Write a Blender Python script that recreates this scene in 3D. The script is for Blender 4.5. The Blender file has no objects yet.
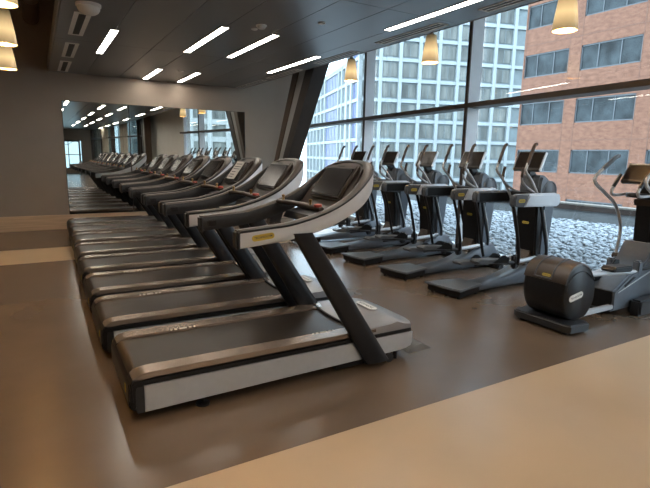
import bpy, bmesh, math, random
import numpy as np
from mathutils import Vector, Matrix
random.seed(7)
PI = math.pi
scene = bpy.context.scene
COL = scene.collection

# ------------------------------------------------------------------ camera
F, CX, CY, H = 488.0, 325.0, 244.0, 1.6
def _n(v):
    v = np.array(v, float); return v / np.linalg.norm(v)
_X = _n([1169 - CX, 171.5 - CY, F])
_Y = np.array([35 - CX, 150 - CY, F]); _Y = _n(_Y - _X * _Y.dot(_X))
_Z = np.cross(_X, _Y)
if _Z[1] > 0: _Z = -_Z
RW = np.array([_X, _Y, _Z])
cam = bpy.data.cameras.new('camera')
cam.sensor_width = 36; cam.lens = F / 650 * 36; cam.clip_end = 500
cam_o = bpy.data.objects.new('camera', cam); COL.objects.link(cam_o)
c0, c1, c2 = RW @ np.array([1, 0, 0]), RW @ np.array([0, -1, 0]), RW @ np.array([0, 0, -1])
cam_o.matrix_world = Matrix(((c0[0], c1[0], c2[0], 0), (c0[1], c1[1], c2[1], 0), (c0[2], c1[2], c2[2], H), (0, 0, 0, 1)))
scene.camera = cam_o

# ------------------------------------------------------------------ materials
def pm(name, col, rough=0.5, metal=0.0, var=0.12, scale=8.0, stretch=(1, 1, 1), bump=0.0, rvar=0.0, spec=0.5, coat=0.0, col2=None):
    m = bpy.data.materials.new(name); m.use_nodes = True
    nt = m.node_tree; b = nt.nodes['Principled BSDF']
    tc = nt.nodes.new('ShaderNodeTexCoord'); mp = nt.nodes.new('ShaderNodeMapping')
    mp.inputs['Scale'].default_value = stretch
    nt.links.new(tc.outputs['Object'], mp.inputs['Vector'])
    no = nt.nodes.new('ShaderNodeTexNoise'); no.inputs['Scale'].default_value = scale; no.inputs['Detail'].default_value = 4
    nt.links.new(mp.outputs[0], no.inputs['Vector'])
    cr = nt.nodes.new('ShaderNodeValToRGB')
    cr.color_ramp.elements[0].position = 0.3; cr.color_ramp.elements[1].position = 0.7
    a = [max(0, c * (1 - var)) for c in col]
    d = [min(1, c * (1 + var)) for c in (col2 or col)]
    cr.color_ramp.elements[0].color = (*a, 1); cr.color_ramp.elements[1].color = (*d, 1)
    nt.links.new(no.outputs['Fac'], cr.inputs['Fac']); nt.links.new(cr.outputs['Color'], b.inputs['Base Color'])
    b.inputs['Metallic'].default_value = metal; b.inputs['Roughness'].default_value = rough
    b.inputs['Specular IOR Level'].default_value = spec
    b.inputs['Coat Weight'].default_value = coat; b.inputs['Coat Roughness'].default_value = 0.15
    if rvar:
        mr = nt.nodes.new('ShaderNodeMapRange')
        mr.inputs['To Min'].default_value = max(0, rough - rvar); mr.inputs['To Max'].default_value = rough + rvar
        nt.links.new(no.outputs['Fac'], mr.inputs['Value']); nt.links.new(mr.outputs[0], b.inputs['Roughness'])
    if bump:
        bp = nt.nodes.new('ShaderNodeBump'); bp.inputs['Strength'].default_value = bump; bp.inputs['Distance'].default_value = 0.01
        nt.links.new(no.outputs['Fac'], bp.inputs['Height']); nt.links.new(bp.outputs[0], b.inputs['Normal'])
    return m
def emit(name, col, strength, base=(0.8, 0.8, 0.8)):
    m = bpy.data.materials.new(name); m.use_nodes = True
    b = m.node_tree.nodes['Principled BSDF']
    b.inputs['Base Color'].default_value = (*base, 1); b.inputs['Emission Color'].default_value = (*col, 1)
    b.inputs['Emission Strength'].default_value = strength; b.inputs['Roughness'].default_value = 0.4
    return m
def glass_mat(name, tint=(0.865, 0.90, 0.90)):
    m = bpy.data.materials.new(name); m.use_nodes = True
    nt = m.node_tree; nt.nodes.clear()
    out = nt.nodes.new('ShaderNodeOutputMaterial'); mix = nt.nodes.new('ShaderNodeMixShader')
    tr = nt.nodes.new('ShaderNodeBsdfTransparent'); tr.inputs[0].default_value = (*tint, 1)
    gl = nt.nodes.new('ShaderNodeBsdfGlossy'); gl.inputs['Roughness'].default_value = 0.0; gl.inputs[0].default_value = (1, 1, 1, 1)
    lw = nt.nodes.new('ShaderNodeLayerWeight'); lw.inputs['Blend'].default_value = 0.5
    pw = nt.nodes.new('ShaderNodeMath'); pw.operation = 'POWER'; pw.inputs[1].default_value = 5.0
    fr = nt.nodes.new('ShaderNodeMath'); fr.operation = 'MULTIPLY_ADD'; fr.inputs[1].default_value = 0.96; fr.inputs[2].default_value = 0.04
    nt.links.new(lw.outputs['Facing'], pw.inputs[0]); nt.links.new(pw.outputs[0], fr.inputs[0])
    nt.links.new(fr.outputs[0], mix.inputs[0]); nt.links.new(tr.outputs[0], mix.inputs[1]); nt.links.new(gl.outputs[0], mix.inputs[2])
    nt.links.new(mix.outputs[0], out.inputs[0])
    return m

M = {}
M['floor_dark'] = pm('floor_dark', (0.138, 0.098, 0.069), 0.25, var=0.08, scale=1.6, spec=0.7)
M['floor_light'] = pm('floor_light', (0.50, 0.375, 0.245), 0.29, var=0.05, scale=1.4, spec=0.6)
M['wall'] = pm('wall_paint', (0.33, 0.272, 0.222), 0.7, var=0.03, scale=3)
M['wall_pale'] = pm('wall_pale_paint', (0.78, 0.78, 0.75), 0.7, var=0.03, scale=3)
M['wall_dark'] = pm('upper_ceiling_paint', (0.10, 0.08, 0.065), 0.8, var=0.05, scale=3)
M['wood'] = pm('pale_wood', (0.62, 0.44, 0.29), 0.45, var=0.12, scale=5, stretch=(0.4, 6, 6))
M['ceil'] = pm('ceiling_metal', (0.20, 0.20, 0.20), 0.30, metal=0.6, var=0.03, scale=0.8, rvar=0.02)
M['seam'] = pm('ceiling_gap', (0.02, 0.02, 0.02), 0.8)
M['fascia'] = pm('fascia', (0.34, 0.31, 0.28), 0.6, var=0.03)
M['mirror'] = pm('mirror_silver', (0.80, 0.82, 0.80), 0.0, metal=1.0, var=0.0)
M['black'] = pm('black_plastic', (0.008, 0.008, 0.009), 0.40, var=0.2, scale=30, spec=0.35)
M['dark'] = pm('charcoal_plastic', (0.020, 0.021, 0.024), 0.42, var=0.12, scale=30)
M['graphite'] = pm('graphite_plastic', (0.075, 0.082, 0.095), 0.40, var=0.08, scale=20)
M['slate'] = pm('slate_grey_plastic', (0.105, 0.122, 0.148), 0.38, var=0.06, scale=20)
M['silver'] = pm('silver_paint', (0.55, 0.58, 0.62), 0.38, metal=0.25, var=0.03, scale=20)
M['white'] = pm('white_shell', (0.60, 0.625, 0.66), 0.36, var=0.02, scale=20)
M['bronze'] = pm('bronze_plastic', (0.048, 0.034, 0.026), 0.36, metal=0.1, var=0.06, scale=25, coat=0.0)
M['rail'] = pm('brushed_rail', (0.36, 0.29, 0.24), 0.27, metal=0.7, var=0.12, scale=14, stretch=(0.6, 14, 14))
M['belt'] = pm('running_belt', (0.028, 0.021, 0.016), 0.38, spec=0.35, var=0.18, scale=9, stretch=(1, 3, 3), rvar=0.06)
M['hood'] = pm('hood_metal', (0.36, 0.365, 0.38), 0.36, metal=0.5, var=0.04, scale=10)
M['tube'] = pm('satin_metal_tube', (0.46, 0.47, 0.485), 0.33, metal=0.4, var=0.05, scale=20)
M['column'] = pm('upright_paint', (0.012, 0.013, 0.016), 0.38, metal=0.0, var=0.1, scale=20, spec=0.35)
M['screen'] = pm('screen_glass', (0.014, 0.012, 0.012), 0.22, var=0.05, scale=5, spec=0.2)
M['yellow'] = pm('yellow_label', (0.50, 0.38, 0.05), 0.5, var=0.05)
M['gold'] = pm('gold_knob', (0.40, 0.27, 0.11), 0.35, metal=0.6)
M['red'] = pm('red_button', (0.35, 0.05, 0.035), 0.4)
M['label'] = pm('label_white', (0.75, 0.74, 0.70), 0.5)
M['ink'] = pm('label_ink', (0.06, 0.055, 0.05), 0.5)
M['paper'] = pm('paper', (0.72, 0.69, 0.64), 0.8, var=0.03)
M['mark'] = pm('rail_marking', (0.62, 0.58, 0.50), 0.5)
M['rubber'] = pm('rubber_pad', (0.105, 0.115, 0.13), 0.30, var=0.12, scale=40)
M['frame_dark'] = pm('bronze_frame', (0.060, 0.040, 0.030), 0.45, metal=0.2, var=0.08, scale=4)
M['frame_pale'] = pm('pale_frame', (0.78, 0.81, 0.84), 0.4, metal=0.0, var=0.03)
M['col_brown'] = pm('brown_cladding', (0.075, 0.047, 0.030), 0.45, metal=0.2, var=0.1, scale=3)
M['col_dark'] = pm('dark_cladding', (0.028, 0.020, 0.017), 0.5, var=0.1, scale=3)
M['col_grey'] = pm('grey_cladding', (0.33, 0.33, 0.32), 0.5, var=0.05, scale=3)
M['grille'] = pm('vent_frame', (0.82, 0.80, 0.77), 0.5, var=0.03)
M['duct'] = pm('duct_metal', (0.20, 0.15, 0.11), 0.45, metal=0.6, var=0.15, scale=3)
M['glass'] = glass_mat('window_glass')
M['glass_dimmed'] = glass_mat('dimmed_glass', (0.42, 0.47, 0.47))  # glass colour darkened so the overbright sky looks dimmer through the rear windows
M['pebble'] = pm('white_pebbles', (0.2880, 0.3120, 0.3400), 0.7, var=0.3, scale=9, col2=(0.3440, 0.3600, 0.3720))
M['concrete'] = pm('pale_concrete', (0.2000, 0.2000, 0.1960), 0.8, var=0.06, scale=2)
M['coping'] = pm('brown_coping', (0.0520, 0.0304, 0.0208), 0.6, var=0.08, scale=2)
M['coping_top'] = pm('coping_edge', (0.2240, 0.1920, 0.1600), 0.6, var=0.05, scale=2)
M['brick'] = pm('red_brick', (0.122, 0.049, 0.027), 0.85, var=0.14, scale=2.6, stretch=(1, 1, 2.6), col2=(0.158, 0.072, 0.043))
M['bframe'] = pm('grey_window_frame', (0.06, 0.068, 0.075), 0.5, var=0.03)
M['bglass'] = pm('far_window_glass', (0.0280, 0.0344, 0.0376), 0.35, metal=0.0, spec=0.15, var=0.6, scale=0.8, stretch=(1, 1.4, 1.2))
M['hotel'] = pm('pale_tower_frame', (0.262, 0.288, 0.292), 0.6, var=0.05, scale=0.5)
M['hotel_back'] = pm('tower_spandrel', (0.125, 0.15, 0.155), 0.6, var=0.15, scale=0.6)
M['hotel_glass'] = pm('tower_window', (0.075, 0.084, 0.078), 0.5, var=0.45, scale=0.9, stretch=(1, 1, 0.2), col2=(0.1200, 0.1240, 0.1120))
M['hotel_blue'] = pm('blue_panel', (0.0400, 0.0640, 0.1840), 0.35, var=0.3, scale=0.8, stretch=(1, 1, .2))
M['stone'] = pm('pale_stone', (0.30, 0.31, 0.30), 0.8, var=0.06, scale=0.6)
M['street'] = pm('street', (0.16, 0.16, 0.16), 0.9)
M['light'] = emit('light_diffuser', (1.0, 0.90, 0.78), 19)
M['shade'] = emit('warm_shade', (1.0, 0.66, 0.30), 1.1, (0.75, 0.66, 0.5))
M['bulb'] = emit('warm_bulb', (1.0, 0.72, 0.42), 420)
M['lamp_mount'] = pm('lamp_mount', (0.3, 0.28, 0.25), 0.4, metal=0.6)
M['drape'] = pm('beige_drape', (0.46, 0.43, 0.36), 0.9, var=0.08, scale=4)
M['plastic_white'] = pm('white_plastic', (0.70, 0.69, 0.66), 0.4, var=0.02)
def shade_mat():
    # opaque shade: the bulb's glow is painted in as an emission ramp
    m = bpy.data.materials.new('lamp_shade_glass'); m.use_nodes = True
    nt = m.node_tree; b = nt.nodes['Principled BSDF']
    b.inputs['Base Color'].default_value = (0.62, 0.45, 0.22, 1); b.inputs['Roughness'].default_value = 0.35
    b.inputs['Emission Color'].default_value = (1, 0.70, 0.34, 1)
    tc = nt.nodes.new('ShaderNodeTexCoord'); sp = nt.nodes.new('ShaderNodeSeparateXYZ'); cr = nt.nodes.new('ShaderNodeValToRGB')
    nt.links.new(tc.outputs['Generated'], sp.inputs[0]); nt.links.new(sp.outputs[2], cr.inputs[0])
    e = cr.color_ramp.elements; e[0].position = 0.05; e[0].color = (0.30,) * 3 + (1,); e[1].position = 0.95; e[1].color = (0.06,) * 3 + (1,)
    k = e.new(0.42); k.color = (1, 1, 1, 1)
    mu = nt.nodes.new('ShaderNodeMath'); mu.operation = 'MULTIPLY'; mu.inputs[1].default_value = 0.7
    nt.links.new(cr.outputs[0], mu.inputs[0]); nt.links.new(mu.outputs[0], b.inputs['Emission Strength'])
    return m
M['shade'] = shade_mat()

# ------------------------------------------------------------------ mesh helpers
class MB:
    def __init__(self): self.bm = bmesh.new()
    def _merge(self, t):
        me = bpy.data.meshes.new('t'); t.to_mesh(me); t.free(); self.bm.from_mesh(me); bpy.data.meshes.remove(me)
    def box(self, x0, x1, y0, y1, z0, z1, bev=0.0, seg=2, mat=None):
        t = bmesh.new()
        bmesh.ops.create_cube(t, size=1)
        for v in t.verts: v.co = Vector((x0 + (v.co.x + .5) * (x1 - x0), y0 + (v.co.y + .5) * (y1 - y0), z0 + (v.co.z + .5) * (z1 - z0)))
        if bev: bmesh.ops.bevel(t, geom=t.edges[:], offset=bev, segments=seg, affect='EDGES', clamp_overlap=True)
        if mat is not None: t.transform(mat)
        self._merge(t); return self
    def prism(self, pts, a0, a1, axis='y', bev=0.0, seg=2, mat=None):
        """profile pts extruded between a0 and a1; axis y: pts are (x,z); x: (y,z); z: (x,y)"""
        t = bmesh.new()
        def P(p, a): return {'y': (p[0], a, p[1]), 'x': (a, p[0], p[1]), 'z': (p[0], p[1], a)}[axis]
        A = [t.verts.new(P(p, a0)) for p in pts]; B = [t.verts.new(P(p, a1)) for p in pts]
        n = len(pts)
        f0 = t.faces.new(A); f1 = t.faces.new(B[::-1])
        for i in range(n): t.faces.new((A[i], B[i], B[(i + 1) % n], A[(i + 1) % n]))
        bmesh.ops.recalc_face_normals(t, faces=t.faces[:])
        if bev:
            ed = list(set(f0.edges[:] + f1.edges[:]))
            bmesh.ops.bevel(t, geom=ed, offset=bev, segments=seg, affect='EDGES', clamp_overlap=True)
        if mat is not None: t.transform(mat)
        self._merge(t); return self
    def loft(self, rings, closed=True, caps=True):
        t = bmesh.new(); R = [[t.verts.new(p) for p in r] for r in rings]; n = len(rings[0])
        for i in range(len(R) - 1):
            for j in range(n if closed else n - 1):
                t.faces.new((R[i][j], R[i][(j + 1) % n], R[i + 1][(j + 1) % n], R[i + 1][j]))
        if caps and closed:
            t.faces.new(R[0][::-1]); t.faces.new(R[-1])
        bmesh.ops.recalc_face_normals(t, faces=t.faces[:])
        self._merge(t); return self
    def tube(self, pts, r, seg=10, sub=6, flat=1.0):
        pts = [Vector(p) for p in pts]
        if sub and len(pts) > 2: pts = smooth(pts, sub)
        rr = r if isinstance(r, (list, tuple)) else [r] * len(pts)
        if len(rr) != len(pts): rr = [np.interp(i / (len(pts) - 1), np.linspace(0, 1, len(rr)), rr) for i in range(len(pts))]
        rings = []; ref = Vector((0, 1, 0))
        for i, p in enumerate(pts):
            d = (pts[min(i + 1, len(pts) - 1)] - pts[max(i - 1, 0)]).normalized()
            rf = ref if abs(d.dot(ref)) < .9 else Vector((1, 0, 0))
            u = d.cross(rf).normalized(); w = u.cross(d).normalized()
            rings.append([p + (u * math.cos(2 * PI * k / seg) + w * flat * math.sin(2 * PI * k / seg)) * rr[i] for k in range(seg)])
        return self.loft(rings)
    def lathe(self, prof, c=(0, 0, 0), seg=24, axis='z', caps=True):
        rings = []
        for r, h in prof:
            ring = []
            for k in range(seg):
                a = 2 * PI * k / seg; u, w = r * math.cos(a), r * math.sin(a)
                p = {'z': (u, w, h), 'y': (u, h, w), 'x': (h, u, w)}[axis]
                ring.append((p[0] + c[0], p[1] + c[1], p[2] + c[2]))
            rings.append(ring)
        return self.loft(rings, caps=caps)
    def build(self, name, mat, parent=None, angle=38, xf=None):
        me = bpy.data.meshes.new(name)
        if xf is not None: self.bm.transform(xf)
        for f in self.bm.faces: f.smooth = True
        self.bm.to_mesh(me); self.bm.free()
        me.set_sharp_from_angle(angle=math.radians(angle))
        for m in (mat if isinstance(mat, list) else [mat]): me.materials.append(m)
        o = bpy.data.objects.new(name, me); COL.objects.link(o)
        if parent is not None: o.parent = parent
        return o
def smooth(pts, sub):
    out = []
    n = len(pts)
    for i in range(n - 1):
        p0, p1, p2, p3 = pts[max(i - 1, 0)], pts[i], pts[i + 1], pts[min(i + 2, n - 1)]
        for k in range(sub):
            t = k / sub
            out.append(0.5 * ((2 * p1) + (p2 - p0) * t + (2 * p0 - 5 * p1 + 4 * p2 - p3) * t * t + (3 * p1 - p0 - 3 * p2 + p3) * t ** 3))
    out.append(pts[-1]); return out
def smooth2(pts, sub=6):
    return [tuple(v[:2]) for v in smooth([Vector((p[0], p[1], 0)) for p in pts], sub)]
def tag(o, label=None, cat=None, group=None, kind=None):
    if label: o['label'] = label
    if cat: o['category'] = cat
    if group: o['group'] = group
    if kind: o['kind'] = kind
    return o
def thing(name, label, cat, loc=(0, 0, 0), rz=0, group=None):
    o = bpy.data.objects.new(name, None); COL.objects.link(o); o.empty_display_size = .1
    o.location = loc; o.rotation_euler = (0, 0, rz)
    return tag(o, label, cat, group)
def struct(o): o['kind'] = 'structure'; return o
def copy_tree(o, parent=None):
    kids = [c for c in bpy.data.objects if c.parent == o]
    c = o.copy(); COL.objects.link(c)
    if parent is not None: c.parent = parent
    for k in kids: copy_tree(k, c)
    return c
def box(name, mat, x0, x1, y0, y1, z0, z1, bev=0.0, parent=None):
    return MB().box(x0, x1, y0, y1, z0, z1, bev).build(name, mat, parent)
_text_cache = {}
def lettering(word, width, mat, parent, xf, thick=0.0006, name='lettering'):
    """extruded capital letters laid in local XY (x along the word), centred, placed by xf"""
    if word not in _text_cache:
        cu = bpy.data.curves.new('letters', 'FONT'); cu.body = word; cu.align_x = 'CENTER'; cu.align_y = 'CENTER'
        cu.size = 1; cu.extrude = 0.0; cu.offset = 0.02; cu.resolution_u = 3
        o = bpy.data.objects.new('letters', cu); COL.objects.link(o)
        dg = bpy.context.evaluated_depsgraph_get(); dg.update()
        me = bpy.data.meshes.new_from_object(o.evaluated_get(dg))
        bpy.data.objects.remove(o)
        _text_cache[word] = me
    me = _text_cache[word].copy()
    xs = [v.co.x for v in me.vertices]; s = width / (max(xs) - min(xs))
    me.transform(xf @ Matrix.Scale(s, 4)); me.materials.clear(); me.materials.append(mat)
    o = bpy.data.objects.new(name, me); COL.objects.link(o); o.parent = parent
    return o
def pill(w, h, d, seg=8):
    """rounded-end outline in XZ as points"""
    r = h / 2; pts = []
    for k in range(seg + 1):
        a = -PI / 2 + PI * k / seg; pts.append((w / 2 - r + r * math.cos(a), r * math.sin(a)))
    for k in range(seg + 1):
        a = PI / 2 + PI * k / seg; pts.append((-w / 2 + r + r * math.cos(a), r * math.sin(a)))
    return pts
def frame_xf(o, ux, uy):
    """matrix with local x->ux, y->uy, z->ux x uy, origin o"""
    ux = Vector(ux).normalized(); uy = Vector(uy).normalized(); uz = ux.cross(uy)
    return Matrix(((ux.x, uy.x, uz.x, o[0]), (ux.y, uy.y, uz.y, o[1]), (ux.z, uy.z, uz.z, o[2]), (0, 0, 0, 1)))

# ------------------------------------------------------------------ room
YB, YF, XL = 11.35, -17.0, -4.0
GD = Vector((0.1199, 0.9928, 0)); GP = Vector((6.6, 6.64, 0))       # glass line
def gx(y): return GP.x + GD.x / GD.y * (y - GP.y)
ZC, ZU = 3.12, 4.6
fl = MB()
YE = 17.0
floor = bpy.data.objects.new('floor', bpy.data.meshes.new('floor'))
bm = bmesh.new()
for y0, y1, mi in ((YF, 0.6, 0), (0.6, 2.205, 1), (2.205, 8.03, 0), (8.03, 9.2, 1), (9.2, YB, 0), (YB, YE, 0)):
    q = [bm.verts.new(p) for p in ((XL, y0, 0), (gx(y0), y0, 0), (gx(y1), y1, 0), (XL, y1, 0))]
    bm.faces.new(q).material_index = mi
bm.to_mesh(floor.data); bm.free()
floor.data.materials.append(M['floor_dark']); floor.data.materials.append(M['floor_light'])
COL.objects.link(floor); struct(floor)

struct(box('wall_back', M['wall'], XL - .2, 5.72, YB, YB + .2, 0, ZU))
YE = 17.0
struct(box('wall_alcove', M['wall_pale'], 5.52, 5.72, YB + .2, YE, 0, ZU))
struct(box('wall_alcove_end', M['wall_pale'], 5.52, gx(YE) + .06, YE, YE + .2, 0, ZU))
struct(box('wall_left', M['wall'], XL - .2, XL, YF, YB, 0, ZU))
struct(box('baseboard_back', M['wood'], XL, 5.72, YB - .03, YB, 0, 0.30, 0.004))
struct(box('ceiling_upper', M['wall_dark'], XL - .2, 8.2, YF - .2, YE + .2, ZU, ZU + .15))
# dropped metal ceiling made of panels
cm = MB()
xs = [0.345, 1.00, 1.62, 2.12, 2.73, 3.30, 3.86, 4.34]
ys = [YF, -13.6, -10, -6.4, -2.8, 0.8, 4.4, 8.0, YB]
for i in range(len(xs) - 1):
    for j in range(len(ys) - 1):
        cm.box(xs[i] + .002, xs[i + 1] - .002, ys[j] + .002, ys[j + 1] - .002, ZC, ZC + .03, .003, 1)
ceiling = struct(cm.build('ceiling', M['ceil']))
struct(box('trim_1', M['seam'], 0.34, 4.345, YF, YB, ZC + .03, ZC + .05))
struct(box('trim_2', M['fascia'], 0.325, 0.34, YF, YB, ZC - .004, ZC + .16, .002))
struct(box('trim_3', M['fascia'], 4.345, 4.36, YF, YB, ZC - .004, ZU, .002))

# back (behind the camera): end wall with a bright window
MBW = MB()
for a in ((XL, 1.25, 0, ZU), (2.95, 5.0, 0, ZU), (1.25, 2.95, 0, .35), (1.25, 2.95, 2.35, ZU)):
    MBW.box(a[0], a[1], YF - .2, YF, a[2], a[3])
struct(MBW.build('wall_front', M['wall']))
w2 = struct(thing('window_2', None, None, (1.25, YF - .1, .35)))
fm = MB()
for x in (0, .8, 1.65): fm.box(x, x + .05, -.04, .04, 0, 2.0, .004)
for z in (0, .95, 1.95): fm.box(0, 1.7, -.04, .04, z, z + .05, .004)
fm.build('window_frame', M['frame_dark'], w2)
box('pane', M['glass_dimmed'], .05, 1.65, -.004, .004, .05, 1.95, 0, w2)

# window wall along the right side ----------------------------------------
def along(y): return Vector((gx(y), y, 0))
ANG = -math.atan2(GD.x, GD.y)
win = struct(thing('window_1', None, None, along(0.4), ANG))
L = (YE - 0.4) / GD.y
def ly(y): return (y - 0.4) / GD.y
for y in (9.66, 6.05, 2.44):
    s = ly(y)
    fr = MB().box(-.262, -.03, s - .03, s + .03, 0, ZU, .003).build('mullion', M['frame_pale'], win)
    fr['label'] = 'pale grey vertical mullion with a dark inner edge'
    box('mullion_cap', M['frame_dark'], -.285, -.262, s - .034, s + .034, 0, ZU, .002, fr)
ed = MB()
for s in (0.0, L - .06): ed.box(-.12, .06, s, s + .06, 0, ZU, .003)
ed.box(-.08, .06, 0, L, 0, .06, .003)
ed.build('window_frame', M['frame_pale'], win)
MB().box(-.285, .03, 0, L, 2.425, 2.50, .003).build('transom', M['frame_dark'], win)
edges = [0.06] + [ly(y) for y in (2.44, 6.05, 9.66)] + [L - .06]
for a, b in zip(edges[:-1], edges[1:]):
    for z0, z1 in ((.06, 2.43), (2.50, ZU)):
        box('pane', M['glass'], -.006, .006, a + .03, b - .03, z0, z1, 0, win)
# rest of the right wall, behind the camera: pale wall, a window, pale wall
def wallseg(name, y0, y1, z0=0, z1=ZU, mat='wall_pale'):
    o = box(name, M[mat], 0, .2, 0, (y1 - y0) / GD.y, z0, z1)
    o.location = along(y0); o.rotation_euler = (0, 0, ANG); return struct(o)
wallseg('wall_right', -4.3, 0.4)
wallseg('wall_right_low', -6.0, -4.3, 0, .06)
w3 = struct(thing('window_3', None, None, along(-6.0), ANG))
fm = MB(); LL = 1.7 / GD.y
for s in (0, LL - .06): fm.box(-.08, .06, s, s + .06, .06, ZU, .003)
fm.box(-.1, .05, 0, LL, 2.42, 2.5, .003)
fm.build('window_frame', M['frame_dark'], w3)
box('pane', M['glass_dimmed'], -.006, .006, .06, LL - .06, .06, ZU, 0, w3)

w4 = struct(thing('window_4_added', None, None, along(YF), ANG))  # window wall behind the drapes, added to bring in more daylight
fm = MB(); LL = (-6.0 - YF) / GD.y
for k in range(5): fm.box(-.2, .05, (LL - .06) * k / 4, (LL - .06) * k / 4 + .06, 0, ZU, .003)
fm.box(-.2, .05, 0, LL, 2.42, 2.5, .003); fm.box(-.08, .05, 0, LL, 0, .06, .003)
fm.build('window_frame', M['frame_dark'], w4)
box('pane', M['glass_dimmed'], -.006, .006, .06, LL - .06, .06, ZU, 0, w4)

# leaning columns by the windows ------------------------------------------
def lean_column(label, x0, x1, near, far):
    """near / far: (y at z=0, y at the upper ceiling) of the two edges; it leans in the YZ plane"""
    root = thing('leaning_column', label, 'column', (x0, near[0], 0))
    def slab(a, b, dx0, dx1):
        r = []
        for z, n, f in ((0, near[0], far[0]), (ZU, near[1], far[1])):
            ya, yb = n + (f - n) * a - near[0], n + (f - n) * b - near[0]
            r.append([(dx0, ya, z), (dx1, ya, z), (dx1, yb, z), (dx0, yb, z)])
        return MB().loft(r)
    d = x1 - x0
    slab(.72, 1.0, 0, d).build('flange', M['col_brown'], root)
    slab(.38, .72, .02, d - .02).build('web', M['col_grey'], root)
    slab(.03, .38, 0, d).build('flange', M['col_dark'], root)['label'] = 'dark flange nearer the camera'
    slab(0, .03, 0, d).build('edge_trim', M['col_dark'], root)
    return root
lean_column('brown leaning steel column between the mirror wall and the windows', 4.75, 5.05, (10.74, 7.72), (11.20, 8.84))
lean_column('brown leaning column past the pale wall, seen only in the mirror', 4.8, 5.1, (-3.9, -4.6), (-3.2, -3.6))

# mirror -------------------------------------------------------------------
mir = [('large wall mirror panel, the wide right one near the grey corner', 1.785, 4.385), ('narrower left wall mirror panel beside the bare brown wall', 0.525, 1.777)]
for lab, x0, x1 in mir:
    t = thing('wall_mirror', lab, 'mirror', (x0, YB, .305), 0, 'mirror panels on the back wall')
    w = x1 - x0; h = 2.275
    box('mirror_glass', M['mirror'], .006, w - .006, -.012, 0, .006, h - .006, 0, t)
    e = MB()
    for a in ((0, .006, 0, h), (w - .006, w, 0, h), (0, w, 0, .006), (0, w, h - .006, h)): e.box(a[0], a[1], -.014, 0, a[2], a[3])
    e.build('edge_trim', M['black'], t)

# ceiling lights -----------------------------------------------------------
lights = []
def ceiling_light(x, y0, y1, label):
    t = thing('ceiling_light', label, 'ceiling light', (x, (y0 + y1) / 2, ZC), 0, 'recessed linear ceiling lights')
    h = (y1 - y0) / 2
    e = MB()
    for s in (-1, 1): e.box(s * .050 - .005, s * .050 + .005, -h - .012, h + .012, -.006, 0)
    for s in (-1, 1): e.box(-.055, .055, s * (h + .006) - .006, s * (h + .006) + .006, -.006, 0)
    e.build('frame', M['ceil'], t)
    box('diffuser', M['light'], -.045, .045, -h, h, -.004, 0, 0, t)
ceiling_light(0.99, 7.05, 8.80, 'white linear ceiling light nearest the square white vents on the left')
ceiling_light(2.115, 9.74, 11.2, 'short far linear light close to the mirror wall, left of its pair')
ceiling_light(2.83, 9.74, 11.2, 'short far linear light close to the mirror wall, right of its pair')
ceiling_light(2.12, 6.10, 7.89, 'bright linear light in the middle of the ceiling, left of its pair')
ceiling_light(2.80, 6.10, 7.89, 'bright linear light in the middle of the ceiling, right of its pair')
ceiling_light(3.93, 6.98, 8.88, 'linear ceiling light running above the second slot vent toward the leaning column')
ceiling_light(3.82, 3.35, 5.09, 'long linear ceiling light cut by the top edge, near the tower windows')
for k, (x, ya, col) in enumerate(((0.99, 3.45, 'left'), (2.12, 2.5, 'middle left'), (2.80, 2.5, 'middle right'), (3.9, -.25, 'window side'))):
    for j in range(5):
        y = ya - 3.6 * j
        if y > YF + 2: ceiling_light(x, y - 1.78 + 1.78, y + 1.78, 'linear ceiling light behind the camera, %s run, %s from the camera' % (col, ('nearest', 'second', 'third', 'fourth', 'fifth')[j]))

# vents --------------------------------------------------------------------
for (y0, y1, lab) in ((6.40, 7.65, 'white ceiling vent with one dark slot, nearest the white dome'), (8.22, 9.47, 'white ceiling vent with one dark slot, middle of the three on the left'), (9.90, 11.18, 'white ceiling vent with one dark slot, closest to the back wall')):
    t = thing('ceiling_vent', lab, 'vent', (.58, (y0 + y1) / 2, ZC), 0, 'slot vents on the left'); h = (y1 - y0) / 2
    e = MB(); e.box(-.09, -.038, -h, h, -.006, 0, .002); e.box(.038, .09, -h, h, -.006, 0, .002)
    e.box(-.04, .04, -h, -h + .07, -.006, 0, .002); e.box(-.04, .04, h - .07, h, -.006, 0, .002)
    e.build('frame', M['grille'], t); box('slot', M['black'], -.038, .038, -h + .07, h - .07, -.005, 0, 0, t)
for (x, y0, y1, lab) in ((4.22, 9.81, 11.25, 'long thin slot vent in the far ceiling corner above the pale wall'), (4.22, 8.21, 9.51, 'long thin slot vent just above the head of the leaning column'), (4.20, 6.34, 7.51, 'long thin slot vent over the first tower window pane'), (4.17, 4.5, 5.71, 'long thin slot vent above the second tower window pane'), (4.15, 2.6, 3.88, 'long thin slot vent at the top edge above the brick building')):
    t = thing('slot_vent', lab, 'vent', (x, (y0 + y1) / 2, ZC), 0, 'linear slot vents by the windows'); h = (y1 - y0) / 2
    e = MB()
    for c in (-.065, 0, .065): e.box(c - .012, c + .012, -h, h, -.008, 0, .002)
    for s in (-1, 1): e.box(-.077, .077, s * h - .012, s * h + .012, -.008, 0, .002)
    e.build('frame', M['grille'], t); box('slot', M['black'], -.06, .06, -h, h, -.003, 0, 0, t)

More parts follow.
